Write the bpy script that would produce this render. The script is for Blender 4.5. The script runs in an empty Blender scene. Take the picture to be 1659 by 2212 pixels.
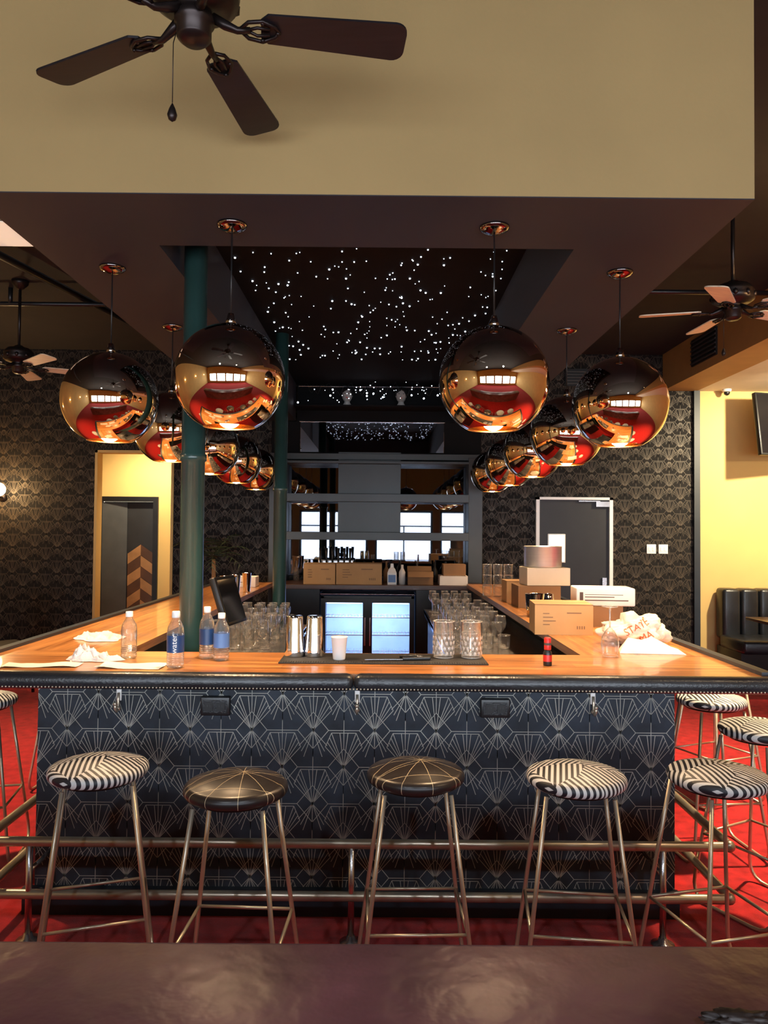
import bpy, bmesh, math, random
from mathutils import Vector, Matrix, noise
from mathutils.bvhtree import BVHTree
random.seed(7)
S=bpy.context.scene
S.view_settings.view_transform='Standard'
S.view_settings.look='None'
S.view_settings.exposure=0.1
PI=math.pi

# ---------------------------------------------------------------- materials
def newmat(name):
    m=bpy.data.materials.new(name); m.use_nodes=True
    nt=m.node_tree; b=nt.nodes['Principled BSDF']; return m,nt,b
def coords(nt,scale=(1,1,1),kind='Object'):
    tc=nt.nodes.new('ShaderNodeTexCoord'); mp=nt.nodes.new('ShaderNodeMapping')
    mp.inputs['Scale'].default_value=scale
    nt.links.new(tc.outputs[kind],mp.inputs['Vector']); return mp.outputs['Vector']
def mat(name,col,rough=.5,metal=0,var=.15,nscale=6,bump=0,bscale=80,coat=0,stretch=(1,1,1),emit=None,es=0,spec=.5,sheen=0):
    m,nt,b=newmat(name)
    v=coords(nt,stretch)
    n=nt.nodes.new('ShaderNodeTexNoise'); n.inputs['Scale'].default_value=nscale; n.inputs['Detail'].default_value=5
    nt.links.new(v,n.inputs['Vector'])
    r=nt.nodes.new('ShaderNodeValToRGB')
    r.color_ramp.elements[0].position=.3; r.color_ramp.elements[1].position=.7
    r.color_ramp.elements[0].color=(*[c*(1-var) for c in col],1)
    r.color_ramp.elements[1].color=(*[min(1,c*(1+var)) for c in col],1)
    nt.links.new(n.outputs['Fac'],r.inputs['Fac']); nt.links.new(r.outputs['Color'],b.inputs['Base Color'])
    b.inputs['Roughness'].default_value=rough; b.inputs['Metallic'].default_value=metal
    b.inputs['Coat Weight'].default_value=coat; b.inputs['Specular IOR Level'].default_value=spec
    if sheen: b.inputs['Sheen Weight'].default_value=sheen
    if bump:
        n2=nt.nodes.new('ShaderNodeTexNoise'); n2.inputs['Scale'].default_value=bscale; n2.inputs['Detail'].default_value=3
        nt.links.new(v,n2.inputs['Vector'])
        bp=nt.nodes.new('ShaderNodeBump'); bp.inputs['Strength'].default_value=bump; bp.inputs['Distance'].default_value=.01
        nt.links.new(n2.outputs['Fac'],bp.inputs['Height']); nt.links.new(bp.outputs['Normal'],b.inputs['Normal'])
    if emit: b.inputs['Emission Color'].default_value=(*emit,1); b.inputs['Emission Strength'].default_value=es
    return m
def thin_glass(name,tint=(.95,.97,1),refl=.25,rough=.02,haze=0):
    m=bpy.data.materials.new(name); m.use_nodes=True; nt=m.node_tree; nt.nodes.clear()
    o=nt.nodes.new('ShaderNodeOutputMaterial'); mx=nt.nodes.new('ShaderNodeMixShader')
    t=nt.nodes.new('ShaderNodeBsdfTransparent'); t.inputs['Color'].default_value=(*tint,1)
    g=nt.nodes.new('ShaderNodeBsdfGlossy'); g.inputs['Roughness'].default_value=rough
    lw=nt.nodes.new('ShaderNodeLayerWeight'); lw.inputs['Blend'].default_value=refl
    nt.links.new(lw.outputs['Facing'],mx.inputs['Fac']); nt.links.new(t.outputs[0],mx.inputs[1]); nt.links.new(g.outputs[0],mx.inputs[2])
    last=mx.outputs[0]
    if haze:
        d=nt.nodes.new('ShaderNodeBsdfDiffuse'); d.inputs['Color'].default_value=(1,.97,.93,1)
        m2=nt.nodes.new('ShaderNodeMixShader'); m2.inputs[0].default_value=haze
        nt.links.new(last,m2.inputs[1]); nt.links.new(d.outputs[0],m2.inputs[2]); last=m2.outputs[0]
    nt.links.new(last,o.inputs['Surface']); return m
def mth(nt,op,a,b=None):
    n=nt.nodes.new('ShaderNodeMath'); n.operation=op
    for i,x in enumerate((a,b)):
        if x is None: continue
        if isinstance(x,(int,float)): n.inputs[i].default_value=x
        else: nt.links.new(x,n.inputs[i])
    return n.outputs[0]
def stripes_mat():
    m,nt,b=newmat('striped_fabric'); v=coords(nt)
    vo=nt.nodes.new('ShaderNodeTexVoronoi'); vo.voronoi_dimensions='2D'; vo.inputs['Scale'].default_value=7.5
    nt.links.new(v,vo.inputs['Vector'])
    sc=nt.nodes.new('ShaderNodeSeparateColor'); nt.links.new(vo.outputs['Color'],sc.inputs[0])
    sx=nt.nodes.new('ShaderNodeSeparateXYZ'); nt.links.new(v,sx.inputs[0])
    a=mth(nt,'MULTIPLY',sc.outputs[0],6.283)
    p=mth(nt,'ADD',mth(nt,'MULTIPLY',sx.outputs[0],mth(nt,'COSINE',a)),mth(nt,'MULTIPLY',sx.outputs[1],mth(nt,'SINE',a)))
    s=mth(nt,'SINE',mth(nt,'MULTIPLY',p,2*PI/.019))
    g=mth(nt,'GREATER_THAN',s,0.0)
    mx=nt.nodes.new('ShaderNodeMix'); mx.data_type='RGBA'
    mx.inputs[6].default_value=(.010,.011,.016,1); mx.inputs[7].default_value=(.58,.57,.55,1)
    nt.links.new(g,mx.inputs[0]); nt.links.new(mx.outputs[2],b.inputs['Base Color']); b.inputs['Roughness'].default_value=.5
    return m
def rays_mat():
    m,nt,b=newmat('black_leather_gold_lines'); v=coords(nt)
    sx=nt.nodes.new('ShaderNodeSeparateXYZ'); nt.links.new(v,sx.inputs[0])
    tot=None
    for (ox,oy,n_) in ((.02,.03,12),(-.19,-.13,14)):
        x=mth(nt,'SUBTRACT',sx.outputs[0],ox); y=mth(nt,'SUBTRACT',sx.outputs[1],oy)
        an=mth(nt,'ARCTAN2',y,x); r=mth(nt,'SQRT',mth(nt,'ADD',mth(nt,'MULTIPLY',x,x),mth(nt,'MULTIPLY',y,y)))
        fr=mth(nt,'FRACT',mth(nt,'ADD',mth(nt,'MULTIPLY',an,n_/(2*PI)),10.25))
        d=mth(nt,'MULTIPLY',mth(nt,'MULTIPLY',mth(nt,'ABSOLUTE',mth(nt,'SUBTRACT',fr,.5)),2*PI/n_),r)
        g=mth(nt,'LESS_THAN',d,.0009)
        tot=g if tot is None else mth(nt,'MAXIMUM',tot,g)
    mx=nt.nodes.new('ShaderNodeMix'); mx.data_type='RGBA'
    mx.inputs[6].default_value=(.018,.013,.012,1); mx.inputs[7].default_value=(.5,.40,.25,1)
    nt.links.new(tot,mx.inputs[0]); nt.links.new(mx.outputs[2],b.inputs['Base Color']); b.inputs['Roughness'].default_value=.33
    return m
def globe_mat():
    m,nt,b=newmat('gold_mirror_dark_top'); v=coords(nt)
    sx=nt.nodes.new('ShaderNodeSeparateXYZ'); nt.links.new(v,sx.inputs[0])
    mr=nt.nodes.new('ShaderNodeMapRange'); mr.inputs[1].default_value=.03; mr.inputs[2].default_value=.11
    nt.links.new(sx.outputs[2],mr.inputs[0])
    r=nt.nodes.new('ShaderNodeValToRGB'); r.color_ramp.elements[0].color=(.92,.75,.55,1); r.color_ramp.elements[1].color=(.32,.28,.25,1)  # dark upper colour paints in the reflection of the dark soffit
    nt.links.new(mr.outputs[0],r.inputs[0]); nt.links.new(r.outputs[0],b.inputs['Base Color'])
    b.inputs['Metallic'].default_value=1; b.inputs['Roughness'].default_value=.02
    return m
def wood_mat(name,c1,c2,along='x',plank=.09,rough=.28):
    m,nt,b=newmat(name)
    v=coords(nt)
    if along=='y':
        mp=nt.nodes.new('ShaderNodeMapping'); mp.inputs['Rotation'].default_value=(0,0,PI/2); nt.links.new(v,mp.inputs[0]); v=mp.outputs[0]
    br=nt.nodes.new('ShaderNodeTexBrick'); br.inputs['Scale'].default_value=1; br.inputs['Brick Width'].default_value=.8
    br.inputs['Row Height'].default_value=plank; br.inputs['Mortar Size'].default_value=.0012
    br.inputs['Color1'].default_value=(*c1,1); br.inputs['Color2'].default_value=(*c2,1); br.inputs['Mortar'].default_value=(*[c*.5 for c in c1],1)
    nt.links.new(v,br.inputs['Vector'])
    mp2=nt.nodes.new('ShaderNodeMapping'); mp2.inputs['Scale'].default_value=(1.4,22,22); nt.links.new(v,mp2.inputs[0])
    n=nt.nodes.new('ShaderNodeTexNoise'); n.inputs['Scale'].default_value=1.5; n.inputs['Detail'].default_value=7; n.inputs['Roughness'].default_value=.65; nt.links.new(mp2.outputs[0],n.inputs['Vector'])
    mx=nt.nodes.new('ShaderNodeMix'); mx.data_type='RGBA'; mx.blend_type='MULTIPLY'; mx.inputs[0].default_value=.85
    r=nt.nodes.new('ShaderNodeValToRGB'); r.color_ramp.elements[0].color=(.34,.26,.20,1); r.color_ramp.elements[1].color=(1,1,1,1)
    r.color_ramp.elements[0].position=.36; r.color_ramp.elements[1].position=.60
    nt.links.new(n.outputs['Fac'],r.inputs[0]); nt.links.new(br.outputs['Color'],mx.inputs[6]); nt.links.new(r.outputs[0],mx.inputs[7])
    nt.links.new(mx.outputs[2],b.inputs['Base Color']); b.inputs['Roughness'].default_value=rough; b.inputs['Coat Weight'].default_value=.3
    return m

M={}
M['yellow']=mat('yellow_plaster',(.41,.285,.115),.75,var=.05,nscale=2,bump=.08,bscale=60)
M['yellow2']=mat('ochre_wall',(.62,.42,.15),.7,var=.05,nscale=2)
M['ochre']=mat('ochre_beam',(.42,.23,.07),.7,var=.05)
M['soffit']=mat('soffit_brown',(.022,.021,.031),.6,var=.08,nscale=2)
M['recess']=mat('recess_black',(.005,.0045,.005),.8,spec=.2)
M['ceil']=mat('dark_ceiling',(.016,.012,.010),.8,var=.2)
M['white_ceil']=mat('cream_ceiling',(.7,.62,.5),.7,var=.04)
M['carpet']=mat('red_carpet',(.32,.011,.013),.95,var=.3,nscale=14,bump=.5,bscale=250,sheen=.1,spec=.1)
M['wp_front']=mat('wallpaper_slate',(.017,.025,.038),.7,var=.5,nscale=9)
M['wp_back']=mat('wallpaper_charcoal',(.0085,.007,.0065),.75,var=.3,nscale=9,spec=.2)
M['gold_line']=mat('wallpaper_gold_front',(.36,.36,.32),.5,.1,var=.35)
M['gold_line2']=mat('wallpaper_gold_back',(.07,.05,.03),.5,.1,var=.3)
M['navy']=mat('navy_paint',(.012,.018,.028),.5)
M['woodx']=wood_mat('counter_wood_x',(.70,.31,.09),(.52,.20,.055),'x')
M['woody']=wood_mat('counter_wood_y',(.70,.31,.09),(.52,.20,.055),'y')
M['darkwood']=wood_mat('dark_walnut',(.09,.035,.015),(.06,.025,.01),'x')
M['leather']=mat('black_leather',(.012,.013,.016),.32,var=.3,bump=.15,bscale=120)
M['brass']=mat('satin_brass',(.60,.52,.40),.36,.75,var=.1)
M['rail']=mat('aged_brass_rail',(.46,.41,.32),.32,.75,var=.2)
M['steel']=mat('brushed_steel',(.6,.6,.62),.25,1,var=.08)
M['spun']=mat('spun_aluminium',(.85,.82,.78),.35,.8,var=.05,stretch=(1,1,30))
M['chrome']=mat('chrome',(.85,.85,.87),.06,1,var=.02)
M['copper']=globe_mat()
M['canopy']=mat('smoked_chrome',(.28,.25,.23),.08,1,var=.05)
M['goldin']=mat('gold_inside',(.9,.6,.3),.25,1,var=.03)
M['bulb']=mat('warm_bulb',(1,.7,.4),.4,emit=(1,.70,.36),es=18)
M['star']=mat('fiber_star',(1,1,1),.4,emit=(.75,.85,1),es=6)
M['green']=mat('green_column_paint',(.026,.066,.058),.28,var=.1,coat=.4)
M['bronze']=mat('fan_bronze',(.03,.022,.02),.35,.7,var=.2)
M['blade']=mat('fan_blade_dark',(.012,.009,.011),.45,var=.3,stretch=(1,12,1))
M['bladeL']=mat('fan_blade_light',(.80,.68,.48),.5,var=.15,stretch=(1,12,1))
M['bluegrey']=mat('backbar_paint',(.045,.053,.056),.45,var=.05)
M['mirror']=mat('mirror',(.115,.13,.16),.015,1,var=.01)
M['darkmirror']=mat('smoked_mirror',(.25,.25,.28),.02,1,var=.01)
M['black']=mat('black_plastic',(.010,.010,.011),.35,var=.2)
M['rubber']=mat('rubber_mat',(.014,.012,.011),.7,var=.2)
M['white']=mat('white_plastic',(.8,.78,.75),.4,var=.03)
M['paper']=mat('white_paper',(.85,.80,.74),.8,var=.04)
M['beige']=mat('beige_box',(.72,.60,.44),.7,var=.04)
M['bag']=mat('plastic_bag_film',(.78,.66,.52),.35,var=.06)
M['cloth']=mat('white_cloth',(.82,.76,.70),.95,var=.06,bump=.3,bscale=200)
M['card']=mat('cardboard',(.46,.27,.12),.8,var=.08,nscale=5)
M['card2']=mat('cardboard_dark',(.26,.14,.065),.8,var=.08)
M['ink']=mat('printed_ink',(.08,.05,.04),.7)
M['inkc']=mat('carton_ink',(.20,.11,.06),.7)
M['redink']=mat('red_ink',(.7,.12,.03),.6)
M['redcap']=mat('red_cap',(.55,.02,.015),.35)
M['blue']=mat('blue_label',(.012,.05,.16),.4,var=.2)
M['bluelt']=mat('blue_print',(.08,.18,.42),.4)
M['glass']=thin_glass('clear_glass',(1,1,1),.38,.03,.035)
M['pane']=thin_glass('pane_glass',(.97,.98,1),.12)
M['water']=thin_glass('bottle_plastic',(.93,.96,.98),.45,.06,.05)
M['crystal']=thin_glass('crystal_glass',(1,1,1),.6,.15,.2)
M['cup']=mat('frosted_cup',(.75,.7,.66),.4,var=.03)
M['maroon']=mat('maroon_leather',(.15,.052,.064),.33,var=.4,nscale=4,bump=.3,bscale=18)
M['doorgrey']=mat('door_dark_grey',(.016,.016,.018),.5)
M['grey']=mat('door_grey',(.05,.05,.048),.5)
M['white_trim']=mat('white_trim',(.85,.85,.83),.4,var=.03)
M['winlit']=mat('lit_porthole',(.9,.95,.9),.3,emit=(.9,1,.85),es=1.6)
M['fridge_in']=mat('fridge_interior',(.5,.65,.95),.5,emit=(.26,.44,1),es=.9)
M['fridge_led']=mat('fridge_led',(.8,.9,1),.5,emit=(.7,.85,1),es=3)
M['screen']=mat('tv_screen',(.006,.006,.008),.08,var=.1)
M['sconce']=mat('sconce_glass',(1,.8,.5),.4,emit=(1,.70,.36),es=20)
M['panel']=mat('ceiling_light_panel',(.9,.8,.7),.5,emit=(1,.8,.6),es=.5)
M['chev1']=mat('chevron_light',(.30,.15,.06),.5,var=.2)
M['chev2']=mat('chevron_dark',(.07,.03,.015),.5,var=.2)
M['leaf']=mat('palm_leaf',(.02,.03,.012),.5,var=.3)
M['skin']=mat('mannequin_foam',(.40,.36,.33),.6)
M['hair']=mat('wig_black',(.008,.007,.007),.6)
M['chair']=mat('dark_upholstery',(.02,.012,.01),.6)
M['stripes']=stripes_mat(); M['rays']=rays_mat()

# ---------------------------------------------------------------- mesh builder
class MB:
    def __init__(s,name): s.name=name; s.v=[]; s.f=[]; s.m=[]; s.sm=[]; s.mats=[]
    def mi(s,k):
        if k not in s.mats: s.mats.append(k)
        return s.mats.index(k)
    def add(s,vs,fs,k,smooth=False,X=None):
        o=len(s.v)
        for p in vs:
            p=Vector(p)
            if X is not None: p=X@p
            s.v.append(tuple(p))
        i=s.mi(k)
        for f in fs: s.f.append(tuple(a+o for a in f)); s.m.append(i); s.sm.append(smooth)
    def box(s,lo,hi,k,X=None):
        x0,y0,z0=lo; x1,y1,z1=hi
        s.add([(x0,y0,z0),(x1,y0,z0),(x1,y1,z0),(x0,y1,z0),(x0,y0,z1),(x1,y0,z1),(x1,y1,z1),(x0,y1,z1)],
              [(0,3,2,1),(4,5,6,7),(0,1,5,4),(1,2,6,5),(2,3,7,6),(3,0,4,7)],k,False,X)
    def rbox(s,lo,hi,k,r=.01,X=None,seg=3):
        bm=bmesh.new(); bmesh.ops.create_cube(bm,size=1)
        lo=Vector(lo);hi=Vector(hi);c=(lo+hi)/2;d=hi-lo
        for v in bm.verts: v.co=Vector((v.co.x*d.x,v.co.y*d.y,v.co.z*d.z))+c
        bmesh.ops.bevel(bm,geom=bm.edges[:],offset=r,segments=seg,profile=.5,affect='EDGES')
        bm.verts.index_update()
        s.add([v.co.copy() for v in bm.verts],[[v.index for v in f.verts] for f in bm.faces],k,True,X); bm.free()
    def lathe(s,prof,k,c=(0,0,0),seg=28,X=None,smooth=True,cap=True):
        vs=[];fs=[]
        for (r,z) in prof:
            for i in range(seg):
                a=2*PI*i/seg; vs.append((c[0]+r*math.cos(a),c[1]+r*math.sin(a),c[2]+z))
        for j in range(len(prof)-1):
            for i in range(seg):
                i2=(i+1)%seg; fs.append((j*seg+i,j*seg+i2,(j+1)*seg+i2,(j+1)*seg+i))
        if cap:
            if prof[0][0]>1e-4: fs.append(tuple(reversed(range(seg))))
            if prof[-1][0]>1e-4: fs.append(tuple(range((len(prof)-1)*seg,len(prof)*seg)))
        s.add(vs,fs,k,smooth,X)
    def tube(s,pts,r,k,seg=10,closed=False,X=None):
        pts=[Vector(p) for p in pts]; n=len(pts); vs=[];fs=[]
        prev=None
        for i,p in enumerate(pts):
            if closed: t=(pts[(i+1)%n]-pts[i-1])
            else: t=pts[min(i+1,n-1)]-pts[max(i-1,0)]
            t.normalize()
            if prev is None:
                up=Vector((0,0,1)) if abs(t.z)<.9 else Vector((1,0,0))
                nx=t.cross(up).normalized()
            else:
                nx=(prev-t*prev.dot(t)).normalized()
            prev=nx; ny=t.cross(nx)
            rr=r[i] if isinstance(r,(list,tuple)) else r
            for j in range(seg):
                a=2*PI*j/seg; vs.append(p+nx*math.cos(a)*rr+ny*math.sin(a)*rr)
        m=n if closed else n-1
        for i in range(m):
            for j in range(seg):
                a=i*seg+j;b_=i*seg+(j+1)%seg;c=((i+1)%n)*seg+(j+1)%seg;d=((i+1)%n)*seg+j
                fs.append((a,b_,c,d))
        if not closed: fs.append(tuple(reversed(range(seg)))); fs.append(tuple(range((n-1)*seg,n*seg)))
        s.add(vs,fs,k,True,X)
    def ball(s,c,r,k,sub=2,sc=(1,1,1),disp=0,dsc=4,X=None,flat=False):
        bm=bmesh.new(); bmesh.ops.create_icosphere(bm,subdivisions=sub,radius=1)
        for v in bm.verts:
            p=v.co.copy(); 
            if disp: p*=1+disp*noise.fractal(p*dsc+Vector(c)*7,1,2,4)
            v.co=Vector((p.x*sc[0]*r+c[0],p.y*sc[1]*r+c[1],p.z*sc[2]*r+c[2]))
        bm.verts.index_update()
        s.add([v.co.copy() for v in bm.verts],[[v.index for v in f.verts] for f in bm.faces],k,not flat,X); bm.free()
    def prism(s,poly,z0,z1,k,X=None):
        n=len(poly); vs=[(x,y,z0) for x,y in poly]+[(x,y,z1) for x,y in poly]
        fs=[tuple(reversed(range(n))),tuple(range(n,2*n))]+[(i,(i+1)%n,n+(i+1)%n,n+i) for i in range(n)]
        s.add(vs,fs,k,False,X)
    def build(s,loc=(0,0,0),rot=(0,0,0),bevel=0,mesh=None,parent=None):
        if mesh is None:
            me=bpy.data.meshes.new(s.name); me.from_pydata(s.v,[],s.f)
            for k in s.mats: me.materials.append(M[k])
            me.polygons.foreach_set('material_index',s.m); me.polygons.foreach_set('use_smooth',s.sm); me.update()
        else: me=mesh
        o=bpy.data.objects.new(s.name,me); S.collection.objects.link(o); o.location=loc; o.rotation_euler=rot
        if bevel:
            b=o.modifiers.new('bevel','BEVEL'); b.width=bevel; b.segments=2; b.limit_method='ANGLE'
        if parent: o.parent=parent
        return o
def T(x,y,z,rz=0,rx=0,ry=0):
    return Matrix.Translation((x,y,z))@Matrix.Rotation(rz,4,'Z')@Matrix.Rotation(ry,4,'Y')@Matrix.Rotation(rx,4,'X')
def text(name,body,size,k,mw,parent,ext=.0004):
    c=bpy.data.curves.new(name,'FONT'); c.body=body; c.size=size; c.extrude=ext; c.align_x='CENTER'; c.align_y='CENTER'
    c.materials.append(M[k]); o=bpy.data.objects.new(name,c); S.collection.objects.link(o)
    if parent: o.parent=parent
    o.matrix_basis=mw
    return o

# wallpaper
def clip(p,q,w,h):
    t0,t1=0,1; dx=q[0]-p[0]; dy=q[1]-p[1]
    for pp,qq in ((-dx,p[0]),(dx,w-p[0]),(-dy,p[1]),(dy,h-p[1])):
        if abs(pp)<1e-12:
            if qq<0: return None
        else:
            r=qq/pp
            if pp<0:
                if r>t1: return None
                t0=max(t0,r)
            else:
                if r<t0: return None
                t1=min(t1,r)
    return (p[0]+t0*dx,p[1]+t0*dy),(p[0]+t1*dx,p[1]+t1*dy)
A_=.131;B_=.155
def motif():
    segs=[]
    def fan(out,sg,ts,outline=True):
        pts=[]
        for i in range(3):
            for t in ts: pts.append((out[i][0]+(out[i+1][0]-out[i][0])*t,out[i][1]+(out[i+1][1]-out[i][1])*t))
        pts.append(out[3])
        for p in pts: segs.append(((0,0),(p[0]*A_,sg*p[1]*B_)))
        if outline:
            for i in range(3): segs.append(((out[i][0]*A_,sg*out[i][1]*B_),(out[i+1][0]*A_,sg*out[i+1][1]*B_)))
    fan([(-.60,.55),(-.40,.93),(.40,.93),(.60,.55)],1,(0,.34,.67))
    fan([(-.46,.42),(-.30,.72),(.30,.72),(.46,.42)],-1,(0,.5),False)
    segs.append(((-.5*A_,B_),(.5*A_,B_)))
    for sx in (1,-1):
        segs.append(((sx*.5*A_,B_),(sx*A_,.5*B_))); segs.append(((sx*A_,-.5*B_),(sx*.5*A_,-B_)))
    segs.append(((A_,.5*B_),(A_,-.5*B_)))
    return segs
MOT=motif()
def wallpaper(mb,org,u,v,n,w,h,k,lw,u0=0,v0=0):
    org=Vector(org);u=Vector(u);v=Vector(v);n=Vector(n)
    r0=int(-v0/B_)-2; r1=int((h-v0)/B_)+2
    for row in range(r0,r1+1):
        cy=v0+row*B_; off=A_ if row%2 else 0
        for col in range(int((-u0)/(2*A_))-2,int((w-u0)/(2*A_))+2):
            cx=u0+off+col*2*A_
            if cx<-2*A_ or cx>w+2*A_ or cy<-2*B_ or cy>h+2*B_: continue
            for a,b in MOT:
                c=clip((a[0]+cx,a[1]+cy),(b[0]+cx,b[1]+cy),w,h)
                if not c: continue
                p,q=c; d=Vector((q[0]-p[0],q[1]-p[1])); 
                if d.length<.002: continue
                d.normalize(); px,py=-d.y*lw/2,d.x*lw/2
                P=[(p[0]+px,p[1]+py),(p[0]-px,p[1]-py),(q[0]-px,q[1]-py),(q[0]+px,q[1]+py)]
                mb.add([org+u*a_+v*b_+n*.001 for a_,b_ in P],[(0,1,2,3)],k)

# ---------------------------------------------------------------- room
XL,XR,YF,YB,ZC=-5.0,5.6,-3.4,9.0,3.74
b=MB('floor'); b.box((XL-.2,YF-.2,-.1),(XR+.2,11.2,0),'carpet'); b.build()
b=MB('ceiling'); b.box((XL-.2,YF-.2,ZC),(XR+.2,11.2,ZC+.1),'ceil'); b.build()
b=MB('wall_left'); b.box((XL-.1,YF,0),(XL,11,ZC),'yellow2'); b.build()
b=MB('wall_right'); b.box((XR,YF,0),(XR+.1,9.2,ZC),'yellow2'); b.build()
b=MB('wall_back')
OX0,OX1,OZ=-3.39,-2.46,2.55
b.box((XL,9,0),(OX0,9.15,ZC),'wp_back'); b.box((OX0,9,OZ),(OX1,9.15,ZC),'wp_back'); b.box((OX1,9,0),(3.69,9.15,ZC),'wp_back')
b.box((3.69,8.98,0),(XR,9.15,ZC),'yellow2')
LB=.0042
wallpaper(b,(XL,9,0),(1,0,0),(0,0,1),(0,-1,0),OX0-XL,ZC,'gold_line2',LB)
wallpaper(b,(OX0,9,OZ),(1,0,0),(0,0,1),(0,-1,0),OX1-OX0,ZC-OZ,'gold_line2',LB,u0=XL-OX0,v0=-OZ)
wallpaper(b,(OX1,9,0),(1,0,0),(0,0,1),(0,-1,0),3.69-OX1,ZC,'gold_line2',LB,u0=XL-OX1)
b.build()
b=MB('trim_opening'); b.box((OX0,8.985,0),(OX0+.03,9.15,OZ),'yellow2'); b.box((OX0,8.985,OZ-.03),(OX1,9.15,OZ),'yellow2'); b.box((OX1-.03,8.985,0),(OX1,9.15,OZ),'yellow2'); b.build()
b=MB('wall_hallway')
b.box((-4.6,10.8,0),(-4.02,10.9,ZC),'yellow2'); b.box((-4.02,10.8,2.08),(-3.16,10.9,ZC),'yellow2'); b.box((-3.16,10.8,0),(-2.3,10.9,ZC),'yellow2')
b.box((-2.42,9.15,0),(-2.32,10.8,ZC),'yellow2'); b.box((-4.7,9.15,0),(-4.6,10.8,ZC),'yellow2'); b.build()
b=MB('ceiling_hallway'); b.box((-4.7,9.15,2.9),(-2.3,10.9,2.95),'white_ceil'); b.build()
b=MB('door_1')
b.box((-4.02,10.76,0),(-3.95,10.84,2.08),'black'); b.box((-3.23,10.76,0),(-3.16,10.84,2.08),'black'); b.box((-3.95,10.76,2.01),(-3.23,10.84,2.08),'black')
b.box((-3.95,10.86,0),(-3.23,10.89,2.01),'doorgrey')
b.add([(-3.95,10.78,0.02),(-3.62,10.85,0.02),(-3.62,10.85,2.0),(-3.95,10.78,2.0)],[(0,1,2,3)],'grey')
for i in range(8):
    z=.04+i*.155
    for j,(xa,xb,da,db) in enumerate(((-3.6,-3.415,0,.13),(-3.415,-3.23,.13,0))):
        k='chev1' if (i+j)%2 else 'chev2'
        b.add([(xa,10.83,z+da),(xb,10.83,z+db),(xb,10.83,z+db+.15),(xa,10.83,z+da+.15)],[(0,1,2,3)],k)
b.build()
b=MB('wall_front')
ws=[(-4.3,-2.5),(-2.3,-.4),(-.2,1.4),(1.6,3.4),(3.6,5.3)]
WZ0,WZ1=.42,2.2
b.box((XL,YF-.15,0),(XR,YF,WZ0),'yellow2'); b.box((XL,YF-.15,WZ1),(XR,YF,ZC),'yellow2')
xs=[XL]+[x for w in ws for x in w]+[XR]
for i in range(0,len(xs),2): b.box((xs[i],YF-.15,WZ0),(xs[i+1],YF,WZ1),'yellow2')
b.build()
for i,(x0,x1) in enumerate(ws):
    b=MB('window_%d'%(i+1)); xm=(x0+x1)/2
    for (a,c) in (((x0,YF-.12,WZ0),(x1,YF-.04,WZ0+.06)),((x0,YF-.12,WZ1-.06),(x1,YF-.04,WZ1)),((x0,YF-.12,WZ0+.06),(x0+.06,YF-.04,WZ1-.06)),((x1-.06,YF-.12,WZ0+.06),(x1,YF-.04,WZ1-.06)),((x0+.06,YF-.11,1.75),(x1-.06,YF-.05,1.79)),((xm-.02,YF-.11,WZ0+.06),(xm+.02,YF-.05,1.75))):
        b.box(a,c,'black')
    b.box((x0+.06,YF-.09,WZ0+.06),(x1-.06,YF-.08,WZ1-.06),'pane'); b.build()
for (x,y,rz) in ((-5,-1.8,PI/2),(-5,.6,PI/2),(-5,3.0,PI/2),(-5,5.4,PI/2)):
    b=MB('wall_sconce'); b.lathe([(.05,-.02),(.05,0)],'bronze',X=T(0,0,0,0,PI/2)); b.tube([(0,-.0,0),(0,-.08,0),(0,-.1,.03)],.01,'bronze'); b.ball((0,-.1,.09),.07,'sconce',3); b.build((x+.01,y,2.0),(0,0,rz))

b=MB('ceiling_beam'); b.box((3.3,YF,3.31),(3.7,8.98,ZC),'ochre'); b.box((3.7,YF,3.31),(XR,8.98,3.36),'white_ceil'); b.build()
b=MB('air_vent'); b.box((3.28,7.5,3.40),(3.3,8.1,3.68),'black')
for i in range(6): b.box((3.27,7.5,3.42+i*.045),(3.285,8.1,3.435+i*.045),'grey')
b.build()
b=MB('wall_vent'); b.box((2.15,8.975,3.36),(2.7,9,3.56),'black')
for i in range(5): b.box((2.16,8.965,3.38+i*.035),(2.69,8.98,3.392+i*.035),'grey')
b.build()

# ---------------------------------------------------------------- soffit / canopy over the bar
SX0,SX1,SY0,SY1,SZ=-1.57,1.39,2.84,8.72,2.88
RX0,RX1,RY0,RZ=-1.0,.84,3.36,3.30
b=MB('bar_canopy_soffit')
b.box((SX0,SY0,SZ+.004),(SX1,SY0+.05,ZC),'yellow')
b.box((SX0,SY0+.05,SZ),(SX1,RY0,ZC),'soffit')
b.box((SX0,RY0,SZ),(RX0,SY1,ZC),'soffit'); b.box((RX1,RY0,SZ),(SX1,SY1,ZC),'soffit')
b.box((RX0,RY0,RZ),(RX1,SY1,ZC),'recess')
b.box((SX0,SY0,SZ),(SX1,SY0+.05,SZ+.004),'soffit')
b.build()
b=MB('star_ceiling_lights')
for i in range(340):
    x=random.uniform(RX0+.06,RX1-.06); y=RY0+.1+(random.random()**1.0)*4.0
    r=random.choice((.0028,.0035,.0045,.006))*(1+.10*(y-RY0))
    b.ball((x,y,RZ-.002),r,'star',1)
b.build()
b=MB('fairy_lights')
pp=[]
for i in range(80):
    x=-.95+1.75*i/79; pp.append((x,8.44,3.2+.05*math.sin(i*.55)+.03*math.sin(i*1.7)))
b.tube(pp,.002,'black',5)
for i in range(60):
    x=random.gauss(-.1,.45); x=max(-.95,min(.78,x))
    b.ball((x,8.44+random.uniform(-.05,.05),3.16+random.gauss(0,.05)),random.choice((.004,.006,.006,.011)),'star',1)
b.build()

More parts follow.
